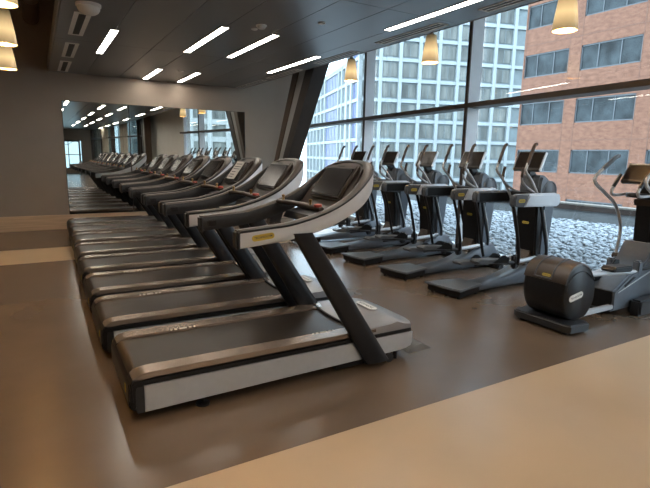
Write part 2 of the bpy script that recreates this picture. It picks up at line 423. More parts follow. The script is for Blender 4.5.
# round ceiling fittings ---------------------------------------------------
t = thing('ceiling_dome', 'white dome fitting on the ceiling beside the first square vent', 'ceiling dome', (.60, 6.02, ZC))
MB().lathe([(.125, 0), (.125, -.025), (.115, -.03)], seg=28).build('base', M['grille'], t)
MB().lathe([(.115, -.025), (.112, -.05), (.095, -.08), (.065, -.10), (.03, -.11), (.002, -.111)], seg=28).build('dome', M['plastic_white'], t)
t = thing('smoke_detector', 'round grey smoke detector on the ceiling between two bright lights', 'smoke detector', (2.454, 5.765, ZC))
MB().lathe([(.065, 0), (.065, -.012), (.05, -.014)]).build('base', M['grille'], t)
MB().lathe([(.05, -.012), (.05, -.03), (.038, -.042), (.002, -.043)]).build('cap', M['plastic_white'], t)
def flush(x, y, r, lab):
    o = MB().lathe([(r, .004), (r, -.008), (r * .8, -.014), (.002, -.015)], seg=20).build('ceiling_sprinkler', M['grille']); o.location = (x, y, ZC)
    tag(o, lab, 'sprinkler', 'flush sprinkler covers on the ceiling')
flush(2.447, 5.97, .04, 'small flush sprinkler cover just beside the smoke detector')
flush(2.496, 9.72, .05, 'small flush sprinkler cover between the two short far lights')
flush(3.0, 5.27, .045, 'faint flush sprinkler cover between the middle light and the window-side light')

# pendant lamps ------------------------------------------------------------
def pendant(x, y, zb, dia, h, label, group):
    t = thing('pendant_lamp', label, 'pendant lamp', (x, y, zb), 0, group); r = dia / 2
    prof = [(r, 0), (r * .97, h * .12), (r * .90, h * .32), (r * .80, h * .55), (r * .68, h * .8), (r * .60, h), (r * .5, h)]
    inner = [(r * .48, h - .006), (r * .57, h - .01), (r * .77, h * .55), (r * .94, h * .12), (r * .97, 0)]
    MB().lathe(prof + inner, seg=32, caps=False).build('lamp_shade', M['shade'], t)
    MB().lathe([(.004, h * .25), (.032, h * .30), (.045, h * .45), (.03, h * .62), (.015, h * .75)], seg=16).build('bulb', M['bulb'], t)
    MB().lathe([(.015, h * .74), (.02, h * .78), (r * .52, h - .002), (r * .52, h + .01), (.03, h + .03), (.012, h + .06)], seg=20).build('lamp_cap', M['lamp_mount'], t)
    MB().tube([(0, 0, h + .05), (0, 0, ZU - zb)], .004, 6, 0).build('cord', M['black'], t)
g = 'pendant lamps in front of the windows'
pendant(5.09, 7.82, 2.95, .245, .37, 'warm glowing pendant lamp farthest off, beside the leaning column', g)
pendant(5.04, 5.66, 2.95, .245, .37, 'warm glowing pendant lamp in front of the pale tower', g)
pendant(4.95, 3.48, 2.95, .255, .42, 'warm glowing pendant lamp in front of the brick building', g)
g = 'pendant lamps at the left edge'
pendant(-.255, 8.57, 2.725, .245, .36, 'lowest of the three warm pendant lamps at the left edge', g)
pendant(-.20, 6.68, 2.735, .245, .36, 'middle one of the three warm pendant lamps at the left edge', g)
pendant(-.15, 4.83, 2.72, .245, .36, 'topmost of the three warm pendant lamps at the left edge, mostly cut off', g)

for k in range(5):  # unseen lamps added to warm the left floor and wall
    pendant(-.12, 2.97 - 1.87 * k, 2.70, .245, .36, 'added unseen pendant lamp extending the left run, %s from the camera position' % ('first', 'second', 'third', 'fourth', 'fifth')[k], 'added pendant lamps out of frame')
for k in range(6):  # second unseen row, added for more warm light from the left
    pendant(-2.1, 9.6 - 2.3 * k, 2.75, .245, .36, 'added unseen pendant lamp in an outer left run, %s from the back wall' % ('first', 'second', 'third', 'fourth', 'fifth', 'sixth')[k], 'added pendant lamps out of frame')
# ducts above on the left ---------------------------------------------------
d = MB().tube([(.12, YF, 4.05), (.12, YB, 4.05)], .13, 18, 0)
for y in np.arange(0, 11.3, 1.4): d.tube([(.12, y, 4.05), (.12, y + .06, 4.05)], .14, 18, 0)
tag(d.build('duct', M['duct']), 'round brown duct running along the dark upper ceiling at left', 'duct')
tag(MB().tube([(-.32, YF, 4.15), (-.32, YB, 4.15)], .05, 12, 0).build('pipe', M['duct']), 'thin pipe along the dark upper ceiling left of the round duct', 'pipe')

# ------------------------------------------------------------------ treadmill (local x: rear 0 -> front, y: near side 0, z up)
TX = 0.37
def treadmill():
    R = thing('treadmill', 'x', 'treadmill')
    W = .86
    # deck core with rounded rear end
    prof = [(2.06, .07), (.06, .06)] + [(.06 + .06 * math.sin(a) * -1, .12 - .06 * math.cos(a)) for a in np.linspace(0, PI / 2, 5)][1:]
    prof += [(.0, .22)] + [(.06 - .06 * math.cos(a), .22 + .05 * math.sin(a)) for a in np.linspace(0, PI / 2, 5)][1:] + [(2.1, .262), (2.14, .20), (2.12, .1)]
    MB().prism(prof, .05, W - .05, bev=.008).build('base_frame', M['black'], R)
    for y0, y1, cy in ((.032, .052, -1), (W - .052, W - .032, 1)):
        pr = [(.09, .058), (2.02, .078), (2.10, .085), (2.145, .10), (2.16, .13), (2.16, .215), (.09, .226)]
        MB().prism(pr, y0, y1, bev=.004).build('side_panel', M['silver'], R)
    # rear dark end plates beside the silver panels
    for y0, y1 in ((.028, .052), (W - .052, W - .028)):
        MB().prism([(.045, .06), (.085, .058), (.085, .23), (.045, .23), (.035, .2), (.035, .09)], y0, y1, bev=.004).build('end_plate', M['dark'], R)
    # front bumper wrapping the hood
    fr = MB(); ring = []
    for z in (.085, .215):
        out = [(2.10, .035), (2.15, .06), (2.18, .12), (2.20, .25), (2.205, .43), (2.20, .61), (2.18, .74), (2.15, .80), (2.10, .825)]
        ring.append([(x, y, z) for x, y in out] + [(2.05, .80, z), (2.05, .06, z)])
    fr.loft(ring).build('front_bumper', M['silver'], R)
    # foot rails: flat top, rolled rear end
    for y0, y1 in ((.036, .165), (W - .165, W - .036)):
        pr = [(.026, .272), (.045, .290), (.08, .302), (.12, .306), (1.80, .300), (1.80, .265), (.14, .268), (.075, .262)]
        MB().prism(pr, y0, y1, bev=.006).build('foot_rail', M['rail'], R)
        MB().prism([(.016, .09), (.004, .14), (.004, .215), (.012, .25), (.028, .274), (.06, .27), (.06, .09)], y0 - .004, y1 + .002, bev=.006).build('rear_cap', M['black'], R)
    # black strip below the rail edge
    for y0, y1 in ((.03, .05), (W - .05, W - .03)):
        MB().prism([(.02, .13), (.02, .24), (.06, .262), (2.14, .25), (2.14, .222), (.085, .232), (.06, .20), (.06, .13)], y0, y1, bev=.003).build('edge_strip', M['black'], R)
    # running belt, over the rear roller
    pr = [(1.69, .287)] + [(.07, .289)] + [(.07 - .055 * math.sin(a), .234 + .055 * math.cos(a)) for a in np.linspace(0, PI, 8)][1:] + [(.3, .18), (.3, .27), (1.69, .275)]
    MB().prism(pr, .168, W - .168, bev=.002).build('running_belt', M['belt'], R)
    for x0, yy in ((.40, W - .160), (1.30, .148)):
        for a, b in ((0, .012), (.03, .048), (.065, .12), (.137, .155), (.173, .185)):
            MB().box(x0 + a, x0 + b, yy, yy + .012, .300, .3075 if x0 < 1 else .3045).build('rail_mark', M['mark'], R)
    # motor hood
    hb = []
    N = 17
    for i in range(N):
        u = i / (N - 1); y = .037 + u * (W - .074); k = abs(2 * u - 1)
        rear = 1.645 + .045 * k ** 2
        front = 2.20 - .055 * k ** 6
        dome = .345 - .022 * k ** 2
        hb.append([(rear, y, .262), (rear, y, .292), (rear + .05, y, .304), (rear + .25, y, dome - .012), (2.0, y, dome), (front - .07, y, dome - .028), (front - .01, y, .285), (front, y, .245), (front - .02, y, .215), (rear, y, .215)])
    hood = MB().loft(hb).build('motor_hood', M['hood'], R, angle=50)
    s = []
    for i in range(N):
        u = i / (N - 1); y = .1 + u * (W - .2); k = abs(2 * u - 1); rear = 1.645 + .045 * ((abs(y - W / 2) / (W / 2 - .037)) ** 2)
        s.append((rear - .012, y, .296))
    MB().tube(s, .011, 8, 0).build('belt_guard', M['black'], R)
    bd = MB().prism(pill(.25, .078, 0), -.0035, .0035, 'y', bev=.0015)
    X = frame_xf((1.975, .43, .3475), (0, 1, 0), (-1, 0, .0))          # lies on top, reads across
    b = bd.build('logo_badge', M['label'], hood, xf=X @ Matrix.Rotation(PI / 2, 4, 'X'))
    lettering('TECHNOGYM', .20, M['ink'], hood, X @ Matrix.Translation((0, 0, .0042)))
    # uprights
    for yc in (.012, W - .012):
        rings = []
        for t in np.linspace(0, 1, 9):
            z = .045 + t * (1.09 - .045); xa = 1.685 + t * (1.05 - 1.685); w = .215 - .06 * t
            xc = xa + w / 2; ry = .038 - .004 * t
            rings.append([(xc + w / 2 * math.copysign(abs(math.cos(a)) ** .7, math.cos(a)), yc + ry * math.copysign(abs(math.sin(a)) ** .8, math.sin(a)), z) for a in np.linspace(0, 2 * PI, 24, endpoint=False)])
        MB().loft(rings).build('upright', M['column'], R)
    # wrap-round console shell
    path = [(.69, .00, 1.012, 1.122), (.90, .00, 1.030, 1.138), (1.06, -.005, 1.048, 1.154), (1.29, -.01, 1.098, 1.213), (1.48, .0, 1.168, 1.292), (1.62, .02, 1.238, 1.385), (1.735, .075, 1.325, 1.475), (1.81, .175, 1.385, 1.530), (1.845, .30, 1.415, 1.552), (1.855, W / 2, 1.425, 1.556)]
    path = path + [(x, W - y, a, b) for x, y, a, b in path[-2::-1]]
    pts = smooth([Vector((p[0], p[1], p[2], p[3])) if False else Vector((p[0], p[1], p[2])) for p in path], 4)
    tops = smooth([Vector((p[0], p[1], p[3])) for p in path], 4)
    outer, lining, rim, lip = [], [], [], []
    n = len(pts)
    for i in range(n):
        a, b = pts[max(i - 1, 0)], pts[min(i + 1, n - 1)]
        dx, dy = b.x - a.x, b.y - a.y; l = math.hypot(dx, dy)
        nx, ny = -dy / l, dx / l                                    # inward normal (left of travel)
        x, y, zl, zh = pts[i].x, pts[i].y, pts[i].z, tops[i].z
        def off(d, z, x=x, y=y, nx=nx, ny=ny): return (x + nx * d, y + ny * d, z)
        h = zh - zl
        outer.append([off(.022, zl), off(.006, zl + .01), off(.0, zl + .3 * h), off(.0, zl + .7 * h), off(.004, zh - .006), off(.03, zh - .004), off(.03, zl + .01)])
        lining.append([off(.030, zl + .004), off(.030, zh), off(.07, zh - .002), off(.078, zh - .03), off(.076, zl + .03), off(.06, zl + .004)])
        rim.append([off(.014, zh - .008), off(.012, zh + .004), off(.018, zh + .010), off(.04, zh + .013), off(.066, zh + .010), off(.076, zh), off(.05, zh - .006)])
        lip.append([off(.001, zh - .010), off(-.003, zh - .006), off(-.002, zh + .004), off(.006, zh + .007), off(.014, zh + .003), off(.012, zh - .010)])
    MB().loft(outer).build('console_shell', M['white'], R)
    lin = MB().loft(lining).build('inner_lining', M['dark'], R)
    MB().loft(rim).build('rim', M['bronze'], R)
    MB().loft(lip).build('edge_lip', M['black'], R)
    for s, yc in ((0, .04), (1, W - .04)):
        MB().box(.665, .705, yc - .04, yc + .04, 1.006, 1.132, .014, 3).build('end_cap', M['dark'], R)
        yy = .078 if s == 0 else W - .078
        MB().box(.72, .79, yy - .008, yy + .008, 1.055, 1.10, .006, 2).build('hand_sensor', M['black'], R)
    # dashboard floor between the wings and the slanted back
    ds = MB()
    secs = []
    for x, z, e in ((1.47, 1.20, .075), (1.53, 1.24, .09), (1.60, 1.36, .13), (1.71, 1.47, .19), (1.775, 1.545, .24)):
        secs.append([(x, e, z), (x, W - e, z), (x + .02, W - e, z - .025), (x + .02, e, z - .025)])
    ds.loft(secs).build('dashboard', M['bronze'], R)
    cv = MB(); secs = []
    for x, z, e in ((1.36, 1.10, .07), (1.50, 1.13, .07), (1.60, 1.24, .09), (1.74, 1.38, .15), (1.80, 1.46, .2)):
        secs.append([(x, e, z), (x, W - e, z), (x + .03, W - e, z + .05), (x + .03, e, z + .05)])
    cv.loft(secs).build('underside_cover', M['dark'], R)
    # monitor
    tilt = math.atan2(.15, .205)
    up = Vector((math.sin(tilt), 0, math.cos(tilt)))
    X = frame_xf((1.60, .425, 1.405), (0, -1, 0), up)               # local z faces the runner
    mon = MB().box(-.225, .225, -.145, .165, -.045, -.004, .014, 3).build('monitor', M['bronze'], R, xf=X)
    MB().box(-.202, .202, -.121, .131, -.006, -.002, .002).build('bezel', M['black'], mon, xf=X)
    MB().box(-.195, .195, -.114, .124, -.006, .0, .001).build('screen', M['screen'], mon, xf=X)
    MB().box(-.13, .13, -.133, -.123, -.006, .004, .003).build('screen_ledge', M['black'], mon, xf=X)
    MB().box(-.05, .05, .14, .152, -.006, .0, .003).build('camera_slot', M['black'], mon, xf=X)
    # control bar with stop button and joysticks
    bar = MB().tube([(1.315, .075, 1.225), (1.32, W / 2, 1.235), (1.315, W - .075, 1.225)], .021, 10).build('control_bar', M['bronze'], R)
    MB().lathe([(.03, 0), (.03, .012), (.026, .02), (.002, .024)], (1.315, .13, 1.243)).build('stop_button', M['red'], bar)
    for y in (.24, W - .17):
        MB().lathe([(.011, 0), (.008, .022), (.013, .03), (.013, .042), (.002, .046)], (1.315, y, 1.245)).build('joystick', M['gold'], bar)
    # levelling feet, transport wheels
    for x, y in ((.45, .075), (.45, W - .075)):
        MB().lathe([(.045, 0), (.045, .012), (.012, .02), (.012, .075)], (x, y, 0), 16).build('levelling_foot', M['black'], R)
    MB().box(1.45, 1.78, .06, .34, .02, .065, .006).build('lift_plate', M['black'], R)
    for y in (.045, W - .045):
        MB().lathe([(.038, -.02), (.038, .02)], (1.93, y, .038), 20, 'y').build('wheel', M['dark'], R)
        MB().tube([(2.02, y + (.03 if y < .4 else -.03), .085), (2.02, y + (.03 if y < .4 else -.03), .0)], .018, 10, 0).build('front_foot', M['black'], R)
    # stickers
    MB().box(-.003, .003, .135, .165, .16, .215, .001).build('warning_sticker', M['yellow'], R)
    X = frame_xf((.845, -.001, 1.082), (1, 0, .10), (-.10, 0, 1))
    lg = MB().prism(pill(.155, .040, 0), -.001, .001, bev=.0005).build('side_logo', M['yellow'], R, xf=X @ Matrix.Rotation(-PI / 2, 4, 'X') @ Matrix.Rotation(PI, 4, 'X'))
    lettering('TECHNOGYM', .125, M['ink'], lg, X @ Matrix.Translation((0, 0, .0016)))
    return R
T0 = treadmill()
tl = ['silver and black treadmill nearest the camera, its whole white side in view', 'second treadmill from the camera, half hidden by the nearest one',
      'third treadmill from the camera, with a paper sheet on its screen', 'fourth treadmill from the camera, just past the one with the paper',
      'fifth treadmill from the camera in the long row', 'sixth treadmill from the camera in the long row', 'seventh treadmill from the camera, next to last before the mirror', 'last treadmill of the row, closest to the mirror wall']
TY = [2.87, 3.92, 4.90, 5.90, 6.89, 7.88, 8.87, 9.86]
tgroup = 'treadmills in the long row'
TDX = [0, -.035, -.03, -.02, 0, .02, .04, .06]
for k, y in enumerate(TY):
    o = T0 if k == 0 else copy_tree(T0)
    o.location = (TX + TDX[k], y - .03, 0)
    tag(o, tl[k], 'treadmill', tgroup)

# paper on the third console
t = MB()
tilt = math.atan2(.15, .205); up = Vector((math.sin(tilt), 0, math.cos(tilt)))
X = frame_xf((1.60, .44, 1.41), (0, -1, 0), up)
t.box(-.125, .125, -.11, .125, .006, .0075)
po = t.build('paper_notice', M['paper'], None, xf=X)
po.location = (TX + TDX[2], TY[2] - .03, 0)
tag(po, 'white paper sheet propped on the screen of the third treadmill', 'paper')
ln = MB()
for z in (.085, .05, .02, -.02, -.055, -.085): ln.box(-.09, .085 - .05 * (z < 0), z, z + .009, .0075, .0080)
ln.build('printed_line', M['ink'], po, xf=X)

# floor plate in front of the nearest treadmill
fp = MB().loft([[(2.55, 2.93, 0), (2.80, 2.93, 0), (2.80, 3.20, 0), (2.55, 3.20, 0)], [(2.61, 2.96, .035), (2.74, 2.98, .035), (2.74, 3.17, .035), (2.61, 3.17, .035)]])
tag(fp.build('floor_plate', pm('floor_plate_metal', (0.13, 0.12, 0.11), 0.45, metal=0.4)), 'small sloped metal floor plate at the front corner of the nearest treadmill', 'floor plate')

# ------------------------------------------------------------------ cross trainer with side bars
EX, EY = 4.07, 3.75
def logo_pill(parent, o, ux, uy, w, h, name='logo'):
    X = frame_xf(o, ux, uy)
    lg = MB().prism(pill(w, h, 0), -.0015, .0015, bev=.0006).build(name, M['yellow'], parent, xf=X @ Matrix.Rotation(PI / 2, 4, 'X'))
    lettering('TECHNOGYM', w * .8, M['ink'], lg, X @ Matrix.Translation((0, 0, .0022)))
    return lg
def cross_trainer():
    R = thing('cross_trainer', 'x', 'cross trainer')
    def wx(x): return x - 4.05
    def wy(y): return y - 3.80
    C = wy(4.13)
    # rear step
    out = [(-.028, .078), (-.062, .2), (-.082, .34), (-.096, .48), (-.108, .60), (-.095, .612), (.40, .53), (.412, .52), (.455, .187), (.446, .174), (-.01, .07)]
    st = MB().prism([(x * .86 + .025, .34 + (y - .34) * .88) for x, y in out], .02, .095, 'z', bev=.006).build('rear_step', M['black'], R)
    MB().prism([(x * .985 + .003, C + (y - C) * .97) for x, y in out], .107, .133, 'z', bev=.009, seg=3, mat=Matrix.Translation((0, 0, -.012))).build('step_pad', M['rubber'], st)
    for x, y in ((.03, .15), (-.03, .52), (.38, .23), (.34, .47)):
        MB().lathe([(.025, 0), (.02, .03)], (x, y, 0), 12).build('foot', M['black'], st)
    # base beam swelling up into the body
    secs = []
    for x, zb, zt, hw in ((.40, .03, .105, .15), (.62, .02, .125, .115), (.85, .02, .15, .11), (1.08, .02, .20, .13), (1.28, .02, .27, .15), (1.5, .02, .36, .16), (1.75, .02, .36, .14), (1.9, .02, .20, .12), (1.95, .02, .12, .10)):
        r = []
        for a in np.linspace(0, 2 * PI, 20, endpoint=False):
            cc, ss = math.cos(a), math.sin(a)
            r.append((x, C + hw * math.copysign(abs(cc) ** .5, cc), (zb + zt) / 2 + (zt - zb) / 2 * math.copysign(abs(ss) ** .5, ss)))
        secs.append(r)
    MB().loft(secs).build('base_beam', M['slate'], R)
    MB().box(1.68, 1.80, C - .30, C + .30, 0, .075, .012).build('front_foot', M['black'], R)
    # body: black rear panel and grey shell
    BS = Matrix.Translation((-.08, 0, 0))
    neck = [(1.30, .20), (1.42, .44), (1.72, .46), (1.78, .20)]
    MB().prism(neck, C - .10, C + .10, bev=.01, mat=BS).build('neck', M['bronze'], R)
    bp = [(1.435, .42), (1.46, .36), (1.52, .34), (1.52, 1.12), (1.405, 1.12), (1.40, 1.0), (1.415, .7)]
    pn = MB().prism(bp, C - .155, C + .155, bev=.02, seg=3, mat=BS).build('rear_panel', M['black'], R)
    logo_pill(pn, (1.3265, C, .80), (0, -1, 0), (0, 0, 1), .10, .032, 'panel_logo')
    sh = [(1.52, .36), (1.60, .33), (1.67, .40), (1.72, .62), (1.75, .9), (1.755, 1.08), (1.73, 1.20), (1.665, 1.30), (1.57, 1.375), (1.48, 1.41), (1.43, 1.38), (1.41, 1.26), (1.42, 1.12), (1.515, 1.12)]
    shell = MB().prism(smooth2(sh, 2), C - .155, C + .155, bev=.03, seg=3, mat=BS).build('shell', M['slate'], R)
    for s in (-1, 1):
        cv = MB().lathe([(.002, s * .02), (.085, s * .02), (.11, s * .008), (.125, s * .0), (.125, s * -.02)], (1.535, C + s * .155, 1.20), 28, 'y').build('flywheel_cover', M['graphite'], R)
        MB().lathe([(.125, s * -.006), (.125, s * .008), (.134, s * .008), (.138, s * -.006)], (1.535, C + s * .155, 1.20), 32, 'y', caps=False).build('cover_ring', M['slate'], cv)
    # two side bars
    for s, yo in ((0, 0.0), (1, .66)):
        y0, y1 = (0.0, .085) if s == 0 else (.575, .66)
        bar = MB().prism([(.85, 1.045), (1.47, 1.035), (1.505, 1.05), (1.52, 1.085), (1.52, 1.145), (1.505, 1.175), (1.47, 1.188), (.93, 1.192)], y0, y1, bev=.014, seg=3).build('side_bar', M['slate' if s else 'silver'], R)
        tip = MB().prism([(.685, 1.055), (.85, 1.043), (.935, 1.194), (.71, 1.192), (.68, 1.175), (.665, 1.13), (.67, 1.08)], y0 - .002, y1 + .002, bev=.014, seg=3).build('bar_tip', M['graphite'], R)
        MB().box(.72, 1.46, y0 + .075 if s == 0 else y0 - .004, y1 + .004 if s == 0 else y0 + .01, 1.06, 1.175, .004).build('inner_face', M['black'], bar)
        MB().box(.72, 1.46, y0 + .02, y1 - .02, 1.185, 1.198, .004).build('top_trim', M['silver'], bar)
        if s == 0: logo_pill(tip, (.79, -.004, 1.12), (1, 0, 0), (0, 0, 1), .115, .042)
        else: logo_pill(tip, (.79, .664, 1.12), (-1, 0, 0), (0, 0, 1), .115, .042)
        # strut under the bar
        MB().tube([(.70, (y0 + y1) / 2, 1.06), (.78, (y0 + y1) / 2, .85), (.87, (y0 + y1) / 2, .5), (.9, (y0 + y1) / 2 + (.02 if s == 0 else -.02), .34)], [.018, .02, .02, .018], 8).build('bar_strut', M['black'], R)
    MB().box(1.36, 1.56, .04, .62, 1.06, 1.17, .02, 3).build('yoke', M['dark'], R)
    MB().box(1.16, 1.40, C - .14, C + .14, 1.165, 1.195, .01, 2).build('tray', M['dark'], R)
    # moving arms
    for s, y, ph in ((-1, wy(3.915), 0), (1, wy(4.345), 0)):
        p = [(1.29, y, 1.08), (1.21, y, 1.195), (1.08, y, 1.35), (.965, y, 1.455), (.975, y, 1.52), (1.02, y, 1.63), (1.075, y, 1.755), (1.10, y, 1.775)]
        am = MB().tube(p, .0165, 10).build('moving_arm', M['tube'], R)
        MB().tube([(.985, y, 1.535), (1.02, y, 1.63), (1.074, y, 1.75), (1.10, y, 1.775), (1.115, y, 1.778)], .0205, 10).build('grip', M['bronze'], am)
        lv = MB().tube([(1.28, y, 1.10), (1.33, y, .98), (1.42, y, .72), (1.50, y, .48), (1.51, y, .36)], [.022, .026, .026, .024, .02], 10, flat=.6).build('arm_lever', M['black'], R)
        MB().tube([(1.352, y - .014, .98), (1.442, y - .014, .72), (1.515, y - .014, .50)], .008, 6).build('lever_trim', M['silver'], lv)
    # fixed handles
    for y in (wy(3.99), wy(4.27)):
        p = [(1.02, y, 1.50), (1.0, y, 1.42), (1.01, y, 1.34), (1.10, y, 1.265), (1.25, y, 1.195), (1.30, y, 1.16)]
        fh = MB().tube(p, .015, 10).build('fixed_handle', M['tube'], R)
        MB().tube([(1.02, y, 1.505), (1.0, y, 1.42), (1.005, y, 1.375)], .0185, 10).build('grip', M['bronze'], fh)
    # console
    tilt = math.atan2(.11, .245); up = Vector((math.sin(tilt), 0, math.cos(tilt)))
    X = frame_xf((1.285, C, 1.58), (0, -1, 0), up)
    mon = MB().box(-.195, .195, -.13, .13, -.045, 0, .012, 3).build('monitor', M['dark'], R, xf=X)
    MB().box(-.178, .178, -.09, .115, -.002, .003, .002).build('screen', M['screen'], mon, xf=X)
    MB().box(-.198, -.186, -.125, .128, -.042, .002, .004).build('monitor_edge', M['tube'], mon, xf=X)
    MB().box(.186, .198, -.125, .128, -.042, .002, .004).build('monitor_edge', M['tube'], mon, xf=X)
    MB().prism([(1.34, 1.52), (1.42, 1.50), (1.55, 1.36), (1.50, 1.32), (1.40, 1.36), (1.34, 1.45)], C - .032, C + .032, bev=.01, mat=BS).build('monitor_neck', M['black'], R)
    # pedals with their links
    for s, y, dz in ((-1, wy(3.99), 0), (1, wy(4.27), -.07)):
        z = .415 + dz
        pd = MB().prism([(.28, z), (.30, z - .03), (.62, z - .055), (.78, z - .075), (.80, z - .05), (.78, z - .02), (.60, z + .0), (.32, z + .018)], y - .075, y + .075, bev=.008).build('pedal', M['rubber'], R)
        for yy in (y - .078, y + .066):
            MB().prism([(.50, z - .02), (.80, z - .05), (.79, z + .01), (.73, z + .055), (.67, z + .055), (.60, z + .01)], yy, yy + .012, bev=.003, mat=Matrix.Translation((0, 0, -.01))).build('pedal_side', M['black'], pd)
        MB().prism([(.78, z + .0), (.83, z + .01), (.83, z - .05), (.78, z - .06)], y - .06, y + .06, bev=.006).build('toe_stop', M['black'], pd)
        MB().tube([(.62, y, z - .06), (.98, y, .33 + dz * .5)], .026, 10, 0).build('pedal_link', M['dark'], R)
        MB().box(.96, 1.05, y - .035, y + .035, .25 + dz * .5, .43 + dz * .5, .018, 3).build('pivot_block', M['dark'], R)
        MB().tube([(1.03, y, .335 + dz * .5), (1.36, y, .35 + dz * .3), (1.50, y, .37)], .028, 12, 3).build('link_rod', M['silver'], R)
    return R
E0 = cross_trainer()
el = ['cross trainer with silver side bar, nearest of the row, standing by the roller drum machine', 'second cross trainer from the camera, its screen before the grey mullion',
      'third cross trainer from the camera, in front of the pale tower', 'fourth cross trainer from the camera, beside the head of the nearest treadmill', 'farthest cross trainer, nearly hidden behind the nearest treadmill console']
for k in range(5):
    o = E0 if k == 0 else copy_tree(E0)
    o.location = (EX, EY + .955 * k, 0)
    tag(o, el[k], 'cross trainer', 'cross trainers facing the windows')

# ------------------------------------------------------------------ roller-drum elliptical at the right edge
def drum_machine():
    X0, Y0 = 4.10, 2.53
    R = thing('elliptical_trainer', 'black elliptical trainer with big round rear drum, cut by the right edge', 'elliptical trainer', (X0, Y0, 0))
    def P(pts): return [(x - X0, z) for x, z in pts]
    y = lambda v: v - Y0
    base = [(0.0, .06), (.03, 0.0), (.27, -.02), (.31, .02), (.31, .60), (.28, .635), (.03, .63), (0, .58)]
    MB().prism(base, .02, .10, 'z', bev=.012, seg=3).build('rear_base', M['dark'], R)
    for fx, fy in ((.06, .08), (.06, .55), (.28, .08), (.28, .55)):
        MB().lathe([(.025, 0), (.025, .022)], (fx, fy, 0), 12).build('foot', M['black'], R)
    prof = P([(4.100, .474), (4.125, .545), (4.173, .607), (4.235, .638), (4.305, .652), (4.357, .650), (4.46, .60), (4.537, .511), (4.593, .415), (4.600, .33), (4.591, .248), (4.55, .18), (4.489, .115), (4.40, .098), (4.28, .098), (4.20, .13), (4.142, .195), (4.105, .28), (4.092, .371)])
    prof = smooth2(prof + [prof[0]], 3)[:-1]
    # barrel: slightly fuller in the middle
    rings = []
    cx = sum(p[0] for p in prof) / len(prof); cz = sum(p[1] for p in prof) / len(prof)
    for yy, s in ((2.62, .93), (2.63, .975), (2.66, 1.0), (2.84, 1.012), (3.02, 1.0), (3.05, .975), (3.06, .93)):
        rings.append([(cx + (px - cx) * s, y(yy), cz + (pz - cz) * s) for px, pz in prof])
    dr = MB().loft(rings).build('drum', M['black'], R, angle=50)
    # glossy bronze upper cover
    top = [p for p in prof if p[1] > .455]
    top.sort(key=lambda p: math.atan2(p[1] - cz, -(p[0] - cx)))
    rr = []
    for yy, s in ((2.614, .97), (2.618, 1.0), (2.65, 1.022), (2.84, 1.034), (3.03, 1.022), (3.062, 1.0), (3.066, .97)):
        o = [(cx + (px - cx) * s, y(yy), cz + (pz - cz) * s) for px, pz in top]
        i = [(cx + (px - cx) * .94, y(yy), cz + (pz - cz) * .94) for px, pz in top][::-1]
        rr.append(o + i)
    tc = MB().loft(rr).build('top_cover', M['bronze'], dr, angle=50)
    ch = MB()
    for yy in (2.76, 2.94):
        ch.tube([(cx + (px - cx) * 1.036, y(yy), cz + (pz - cz) * 1.036) for px, pz in top[1:-3]], .008, 6, 0)
    ch.tube([(cx + (top[1][0] - cx) * 1.036, y(2.76), cz + (top[1][1] - cz) * 1.036), (cx + (top[1][0] - cx) * 1.036, y(2.94), cz + (top[1][1] - cz) * 1.036)], .008, 6, 0)
    ch.build('cover_ridge', M['graphite'], tc)
    a, b = top[1], top[3]
    q = ((a[0] + b[0]) / 2, (a[1] + b[1]) / 2)
    nrm = Vector((q[0] - cx, 0, q[1] - cz)); upv = Vector((b[0] - a[0], 0, b[1] - a[1])).normalized()
    logo_pill(tc, (cx + (q[0] - cx) * 1.05, y(2.82), cz + (q[1] - cz) * 1.05), (0, -1, 0), upv, .09, .026)
    # side cap with arc trim and white badge
    arc = []
    for t in np.linspace(0, 1, 14):
        ang = PI * (1 - t * .82); arc.append((cx + .20 * math.cos(ang), y(2.617), cz + .06 + .17 * math.sin(ang) - .03))
    MB().tube(arc, .005, 6, 0).build('arc_trim', M['dark'], dr)
    ux = Vector((.985, 0, .17));
    X = frame_xf((cx - .055, y(2.611), cz - .035), ux, Vector((-.17, 0, .985)))
    bd = MB().prism(pill(.21, .062, 0), -.003, .003, bev=.001).build('badge', M['label'], dr, xf=X @ Matrix.Rotation(PI / 2, 4, 'X'))
    lettering('TECHNOGYM', .165, M['ink'], bd, X @ Matrix.Translation((0, 0, .004)))
    # rails to the front body
    for yy in (2.70, 2.98):
        MB().box(.44, 1.0, y(yy) - .025, y(yy) + .025, .085, .135, .008).build('rail', M['tube'], R)
    # front body
    bp = P([(5.03, .06), (5.03, .28), (5.30, .43), (5.45, .47), (5.62, .56), (5.72, .72), (6.02, .72), (6.05, .06)])
    bd = MB().prism(bp, y(2.67), y(3.01), bev=.02, seg=3).build('front_body', M['slate'], R)
    MB().prism(P([(5.022, .08), (5.022, .27), (5.05, .285), (5.05, .08)]), y(2.69), y(2.99), bev=.006).build('rear_face', M['black'], bd)
    MB().prism(P([(5.10, .255), (5.12, .27), (5.9, .50), (5.9, .478)]), y(2.664), y(2.674), bev=.002).build('crease_trim', M['silver'], bd)
    MB().prism(P([(5.2, .325), (5.36, .40), (5.40, .395), (5.22, .30)]), y(2.662), y(2.674), bev=.002).build('slot', M['black'], bd)
    MB().box(1.22, 1.75, y(2.54), y(2.66), .0, .17, .02).build('front_foot', M['dark'], R)
    MB().box(1.22, 1.75, y(3.02), y(3.14), .0, .17, .02).build('front_foot', M['dark'], R)
    cl = MB().prism(P([(5.76, .60), (5.72, 1.28), (5.78, 1.34), (5.92, 1.30), (6.0, .9), (6.0, .60)]), y(2.74), y(2.94), bev=.03, seg=3).build('column', M['black'], R)
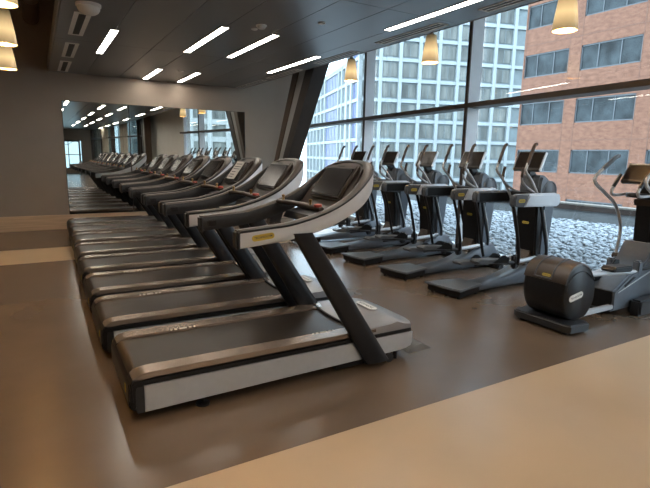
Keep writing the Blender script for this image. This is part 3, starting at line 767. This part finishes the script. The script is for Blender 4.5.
    MB().prism(P([(5.715, 1.12), (5.70, 1.19), (5.86, 1.20), (5.88, 1.12)]), y(2.73), y(2.95), bev=.008).build('collar', M['bronze'], cl)
    # pedal bars and pedals
    for yy, z0, z1 in ((2.70, .50, .44), (2.98, .34, .42)):
        MB().tube([(.44, y(yy), z0), (1.36, y(yy), z1)], .022, 12, 0).build('pedal_bar', M['silver'], R)
        pz = z0 + .02
        pd = MB().prism([(.80, pz), (.82, pz - .02), (1.12, pz - .045), (1.14, pz - .02), (1.13, pz + .02), (.84, pz + .03)], y(yy) - .075, y(yy) + .075, bev=.01).build('pedal', M['black'], R)
        MB().prism([(.98, pz), (1.14, pz - .02), (1.12, pz + .06), (1.06, pz + .07)], y(yy) + .06, y(yy) + .075, bev=.003).build('pedal_side', M['black'], pd)
        MB().box(1.33, 1.42, y(yy) - .035, y(yy) + .035, z1 - .05, z1 + .12, .015).build('pivot_block', M['slate'], R)
    # moving arms
    for yy in (3.10, 2.58):
        p = [(5.76, .50), (5.78, .62), (5.80, .78), (5.765, .92), (5.62, 1.12), (5.40, 1.25), (5.20, 1.36), (5.185, 1.43), (5.30, 1.51), (5.52, 1.64), (5.58, 1.652)]
        am = MB().tube([(x - X0, y(yy), z) for x, z in p], .018, 10).build('moving_arm', M['tube'], R)
        MB().tube([(x - X0, y(yy), z) for x, z in ((5.30, 1.51), (5.41, 1.575), (5.52, 1.64), (5.585, 1.654))], .0215, 10).build('grip', M['graphite'], am)
        MB().lathe([(.035, -.03), (.035, .03)], (5.77 - X0, y(yy), .52), 16, 'y').build('arm_pivot', M['bronze'], am)
        MB().tube([(5.76 - X0, y(yy), .50), (1.38, y(2.70 if yy < 2.8 else 2.98), .46)], .02, 10, 0).build('arm_link', M['dark'], R)
    # fixed handles
    for yy in (2.97, 2.70):
        p = [(5.42, 1.45), (5.34, 1.36), (5.29, 1.29), (5.32, 1.245), (5.45, 1.24), (5.62, 1.25), (5.70, 1.24)]
        fh = MB().tube([(x - X0, y(yy), z) for x, z in p], .016, 10).build('fixed_handle', M['tube'], R)
        MB().tube([(x - X0, y(yy), z) for x, z in ((5.425, 1.455), (5.34, 1.36), (5.31, 1.325))], .02, 10).build('grip', M['black'], fh)
    MB().lathe([(.10, 0), (.11, .02), (.10, .04), (.06, .045)], (5.55 - X0, y(2.84), 1.22), 24).build('tray', M['black'], R)
    # console
    tilt = math.atan2(.15, .20); up = Vector((math.sin(tilt), 0, math.cos(tilt)))
    X = frame_xf((5.69 - X0, y(2.83), 1.475), (0, -1, 0), up)
    mon = MB().box(-.25, .25, -.125, .125, -.05, 0, .012, 3).build('monitor', M['dark'], R, xf=X)
    MB().box(-.23, .23, -.085, .10, -.002, .003, .002).build('screen', M['screen'], mon, xf=X)
    MB().box(-.25, .25, .105, .128, -.05, .002, .004).build('monitor_edge', M['tube'], mon, xf=X)
    MB().prism(P([(5.70, 1.42), (5.80, 1.45), (5.84, 1.28), (5.72, 1.28)]), y(2.79), y(2.89), bev=.01).build('monitor_neck', M['black'], R)
    return R
drum_machine()

# ------------------------------------------------------------------ outside: pebble roof, parapet
def px(yv): return 12.45 - .045 * (yv - 8.6)
roof = bpy.data.objects.new('roof_deck', bpy.data.meshes.new('roof_deck'))
bm = bmesh.new()
bm.faces.new([bm.verts.new(p) for p in ((gx(-4) + .07, -4, -.03), (px(-4) + .1, -4, -.03), (px(22) + .1, 22, -.03), (gx(22) + .07, 22, -.03))])
bm.to_mesh(roof.data); bm.free(); roof.data.materials.append(M['concrete']); COL.objects.link(roof); struct(roof)
def pebbles():
    rng = np.random.default_rng(3)
    t = bmesh.new(); bmesh.ops.create_icosphere(t, subdivisions=1, radius=1); t.verts.ensure_lookup_table()
    bv = np.array([v.co[:] for v in t.verts]); bf = np.array([[v.index for v in f.verts] for f in t.faces]); t.free()
    pts = []
    y = 1.4
    while y < 20:
        step = .105 if y < 12 else .15
        n = int((px(y) - gx(y) - .1) / step)
        xs_ = gx(y) + .13 + np.arange(n) * step
        pts += [(x, y, step) for x in xs_]
        y += step
    p = np.array(pts); n = len(p)
    step = p[:, 2].copy()
    p[:, 0] += rng.uniform(-.5, .5, n) * step; p[:, 1] += rng.uniform(-.5, .5, n) * step
    p[:, 0] = np.maximum(p[:, 0], gx(p[:, 1]) + .16)
    p[:, 2] = rng.uniform(-.022, .02, n)
    sc = np.stack([rng.uniform(.5, .95, n), rng.uniform(.5, .95, n), rng.uniform(.3, .42, n)], 1) * (step * .76)[:, None]
    a = rng.uniform(0, PI, n); b = rng.uniform(-.5, .5, n)
    v = bv[None] * sc[:, None] * (1 + rng.uniform(-.12, .12, (n, len(bv), 1)))
    z2 = v[..., 2] * np.cos(b)[:, None] + v[..., 0] * np.sin(b)[:, None]; x1 = v[..., 0] * np.cos(b)[:, None] - v[..., 2] * np.sin(b)[:, None]
    x2 = x1 * np.cos(a)[:, None] - v[..., 1] * np.sin(a)[:, None]; y2 = x1 * np.sin(a)[:, None] + v[..., 1] * np.cos(a)[:, None]
    V = np.stack([x2, y2, z2], -1) + p[:, None]
    Fc = (bf[None] + (np.arange(n) * len(bv))[:, None, None]).reshape(-1, 3)
    me = bpy.data.meshes.new('pebbles')
    me.vertices.add(n * len(bv)); me.vertices.foreach_set('co', V.reshape(-1).astype(np.float32))
    me.loops.add(Fc.size); me.loops.foreach_set('vertex_index', Fc.reshape(-1).astype(np.int32))
    me.polygons.add(len(Fc)); me.polygons.foreach_set('loop_start', np.arange(0, Fc.size, 3, dtype=np.int32))
    me.polygons.foreach_set('use_smooth', np.ones(len(Fc), dtype=bool))
    me.update(); me.materials.append(M['pebble'])
    o = bpy.data.objects.new('pebbles', me); COL.objects.link(o)
    tag(o, 'white and grey pebbles covering the flat roof outside the windows', 'pebbles', kind='stuff')
pebbles()
def strip(name, mat, x0, x1, z0, z1):
    return MB().loft([[(px(y) + x0, y, z0), (px(y) + x1, y, z0), (px(y) + x1, y, z1), (px(y) + x0, y, z1)] for y in (-4, 22)]).build(name, mat)
pr = thing('roof_parapet', 'low pale parapet with brown coping beyond the pebbles', 'parapet', (0, 0, 0))
for nm, mt, a in (('parapet_wall', M['concrete'], (0, .3, -.03, .28)), ('coping', M['coping'], (-.03, .33, .28, .415)), ('coping_edge', M['coping_top'], (-.04, .34, .415, .455))):
    strip(nm, mt, *a).parent = pr
st = bpy.data.objects.new('ground', bpy.data.meshes.new('ground')); bm = bmesh.new()
bm.faces.new([bm.verts.new(p) for p in ((13, -150, -14), (180, -150, -14), (180, 200, -14), (13, 200, -14))]); bm.to_mesh(st.data); bm.free()
st.data.materials.append(M['street']); COL.objects.link(st); struct(st)

# ------------------------------------------------------------------ brick building
def brick_building():
    R = thing('brick_building', 'red brick office building with wide grey windows across the street', 'building', (30, 24.05, -14))
    # cells: (y1 far edge, y0 near edge) window columns, floors
    colsY = [(23.97, 20.6), (19.80, 16.1), (15.2, 11.6), (10.7, 7.1), (6.2, 2.6), (1.7, -1.9)]
    rows = [(0.76 + 3.2 * k, 2.27 + 3.2 * k) for k in range(-2, 6)]
    w = MB()
    zs = -14; YN = -12
    yo = lambda v: v - 24.05
    zo = lambda v: v + 14
    # horizontal bands and piers, windows set back in the openings
    prev = -14
    for z0, z1 in rows + [(22, 22)]:
        w.box(0, 12, yo(YN), 0, zo(prev), zo(z0))
        prev = z1
    ends = [24.05] + [v for c in colsY for v in c] + [YN]
    for z0, z1 in rows:
        for i in range(0, len(ends), 2):
            w.box(0, 1.2, yo(ends[i + 1]), yo(ends[i]), zo(z0), zo(z1))
    w.build('brick_wall', M['brick'], R)
    w = MB()
    for z in (-.35, 2.85, 6.05, 9.25, 12.4):
        w.box(-.012, 0, yo(YN), 0, zo(z), zo(z) + .05)
    for v in (23.9, 20.6, 19.8, 16.1, 15.2, 11.6): w.box(-.010, 0, yo(v) - .02, yo(v) + .02, 0, 36)
    w.build('mortar_joint', pm('joint', (0.1280, 0.0640, 0.0440), 0.9), R)
    core = MB().box(1.2, 12, yo(YN), 0, zo(-5.6), zo(21.5)).build('inner_core', M['bframe'], R)
    for ci, (ya, yb) in enumerate(colsY[:4]):
        for z0, z1 in rows[1:7]:
            f = MB()
            a, b = yo(yb), yo(ya); c, e = zo(z0), zo(z1); t = .08
            f.box(.05, .17, a, b, c, c + t); f.box(.05, .17, a, b, e - t, e); f.box(.05, .17, a, a + t, c, e); f.box(.05, .17, b - t, b, c, e)
            for k in (.33, .70): f.box(.06, .16, a + (b - a) * k - .03, a + (b - a) * k + .03, c, e)
            fo = f.build('window', M['bframe'], R)
            MB().box(.11, .13, a, b, c, e).build('pane', M['bglass'], fo)
brick_building()

# ------------------------------------------------------------------ pale tower
def tower():
    U = Vector((.9534, -.3016, 0)); V = Vector((.306, .952, 0)).normalized()
    C = Vector((46.6, 69.3, -14))
    R = thing('hotel_tower', 'tall pale tower with a grid of white bands and curtained windows', 'building', C, math.atan2(U.y, U.x))
    # local: x along right face, y along left face (away), z up
    bay, fl_, base = 3.47, 3.28, 14.0
    nb, z_first = 9, 1.05                                           # z_first: world height of one white band centre
    zt = 46
    body = MB().box(.45, nb * bay + .4, .45, 8, 0, zt + 14).build('tower_body', M['hotel_back'], R)
    bands = [z_first + fl_ * k for k in range(-4, 14)]
    b = MB()
    for k in range(nb + 1): b.box(k * bay - .02, k * bay + .58, 0, .6, 0, zt + 14)
    for z in bands: b.box(0, nb * bay + .7, .08, .6, z + 14 - .28, z + 14 + .28)
    b.build('front_grid', M['hotel'], R)
    wt = 31.7
    MB().box(.45, 20, 8, 46, 0, wt).build('side_wing', M['hotel_back'], R)
    b = MB()
    for y0, y1 in ((0, .6), (4.4, 5.3), (7.4, 8.0)): b.box(0, .6, y0, y1, 0, zt + 14)
    for y0, y1 in ((8.0, 8.6), (11, 11.6), (13.6, 14.3), (25.2, 26), (29, 29.6), (33, 33.6), (37, 37.6), (41, 41.6), (45, 46)): b.box(0, .6, y0, y1, 0, wt)
    for z in bands:
        b.box(.08, .6, 0, 8, z + 14 - .28, z + 14 + .28)
        if z + 14 < wt: b.box(.08, .6, 8, 46, z + 14 - .28, z + 14 + .28)
    b.box(0, 20, 8, 46, wt - .1, wt + .3)
    b.build('side_grid', M['hotel'], R)
    for k in range(nb - 1):
        for z in bands[2:13]:
            zz = z + 14
            w = MB().box(k * bay + .78, (k + 1) * bay - .20, .36, .46, zz + .6, zz + 2.7).build('window', M['hotel_glass'], R)
            MB().box(k * bay + 1.97, k * bay + 2.07, .33, .37, zz + .6, zz + 2.7).build('mullion', M['hotel_back'], w)
    for y0, n, st_ in ((.75, 4, .9), (14.6, 8, 1.32)):
        for z in bands[2:12]:
            zz = z + 14
            if y0 > 8 and zz + 2.8 > wt: continue
            p = MB()
            for j in range(n): p.box(.30, .46, y0 + j * st_, y0 + (j + .68) * st_, zz + .4, zz + 2.85)
            p.build('blue_panel', M['hotel_blue'], R)
tower()

def stone_block():
    R = thing('stone_building', 'pale stone block with a window grid, glimpsed through the windows in the mirror', 'building', (16, -80, -14))
    MB().box(0, 60, -15, -.5, 0, 58).build('wall_core', M['hotel_back'], R)
    b = MB()
    for k in range(16): b.box(k * 4 - .5, k * 4 + .5, -.6, 0, 0, 58)
    for k in range(17): b.box(0, 60, -.6, -.1, k * 3.6, k * 3.6 + 1.1)
    b.build('stone_grid', M['stone'], R)
    for k in range(2, 9):
        for j in range(3, 9):
            MB().box(k * 4 + .5, k * 4 + 3.5, -.45, -.4, j * 3.6 + 1.1, (j + 1) * 3.6).build('window', M['hotel_glass'], R)
stone_block()
# cable machine at the far end
R = thing('cable_machine', 'dark cable machine frame before the far window, seen in the mirror', 'gym machine', (1.9, -15.2, 0))
for x in (-.75, .75):
    MB().box(x - .05, x + .05, -.05, .05, 0, 2.2, .008).build('upright', M['dark'], R)
    MB().box(x - .07, x + .07, -.5, .5, 0, .06, .008).build('foot', M['dark'], R)
    MB().box(x - .09, x + .09, .06, .2, .1, .9, .008).build('weight_stack', M['tube'], R)
MB().box(-.8, .8, -.05, .05, 2.2, 2.3, .008).build('crossbar', M['dark'], R)
MB().tube([(-.35, 0, 2.2), (0, .12, 2.0), (.35, 0, 2.2)], .015, 8).build('pull_bar', M['tube'], R)
# things seen only in the mirror, far behind the camera
for y, lab in ((-9.5, 'beige floor-length drape far behind the camera, nearer of the two in the mirror'), (-13.8, 'beige floor-length drape far behind the camera, farther of the two in the mirror')):
    pts = []
    for i in range(41):
        u = i / 40; pts.append((-.18 + .05 * math.sin(u * 2 * PI * 7), u * 1.6))
    r = [[(x, yy, z) for x, yy in pts] + [(x + .02, yy, z) for x, yy in pts[::-1]] for z in (.02, 3.3)]
    o = MB().loft(r).build('drape', M['drape']); o.location = along(y); o.rotation_euler = (0, 0, ANG)
    tag(o, lab, 'drape', 'drapes behind the camera')

# ------------------------------------------------------------------ world and colour management
wd = bpy.data.worlds.new('world'); scene.world = wd; wd.use_nodes = True
nt = wd.node_tree; bg = nt.nodes['Background']
tc = nt.nodes.new('ShaderNodeTexCoord'); sp = nt.nodes.new('ShaderNodeSeparateXYZ'); cr = nt.nodes.new('ShaderNodeValToRGB')
nt.links.new(tc.outputs['Generated'], sp.inputs[0]); nt.links.new(sp.outputs[2], cr.inputs[0]); nt.links.new(cr.outputs[0], bg.inputs[0])
cr.color_ramp.elements[0].color = (0.70, 0.85, 1.0, 1); cr.color_ramp.elements[1].color = (0.62, 0.80, 1.0, 1)
bg.inputs[1].default_value = 5.6
scene.view_settings.view_transform = 'Standard'; scene.view_settings.look = 'None'
scene.view_settings.exposure = 0.56; scene.view_settings.gamma = 1.0; scene.view_settings.use_curve_mapping = False
scene.cycles.max_bounces = 8; scene.cycles.transparent_max_bounces = 12
scene.cycles.use_denoising = True
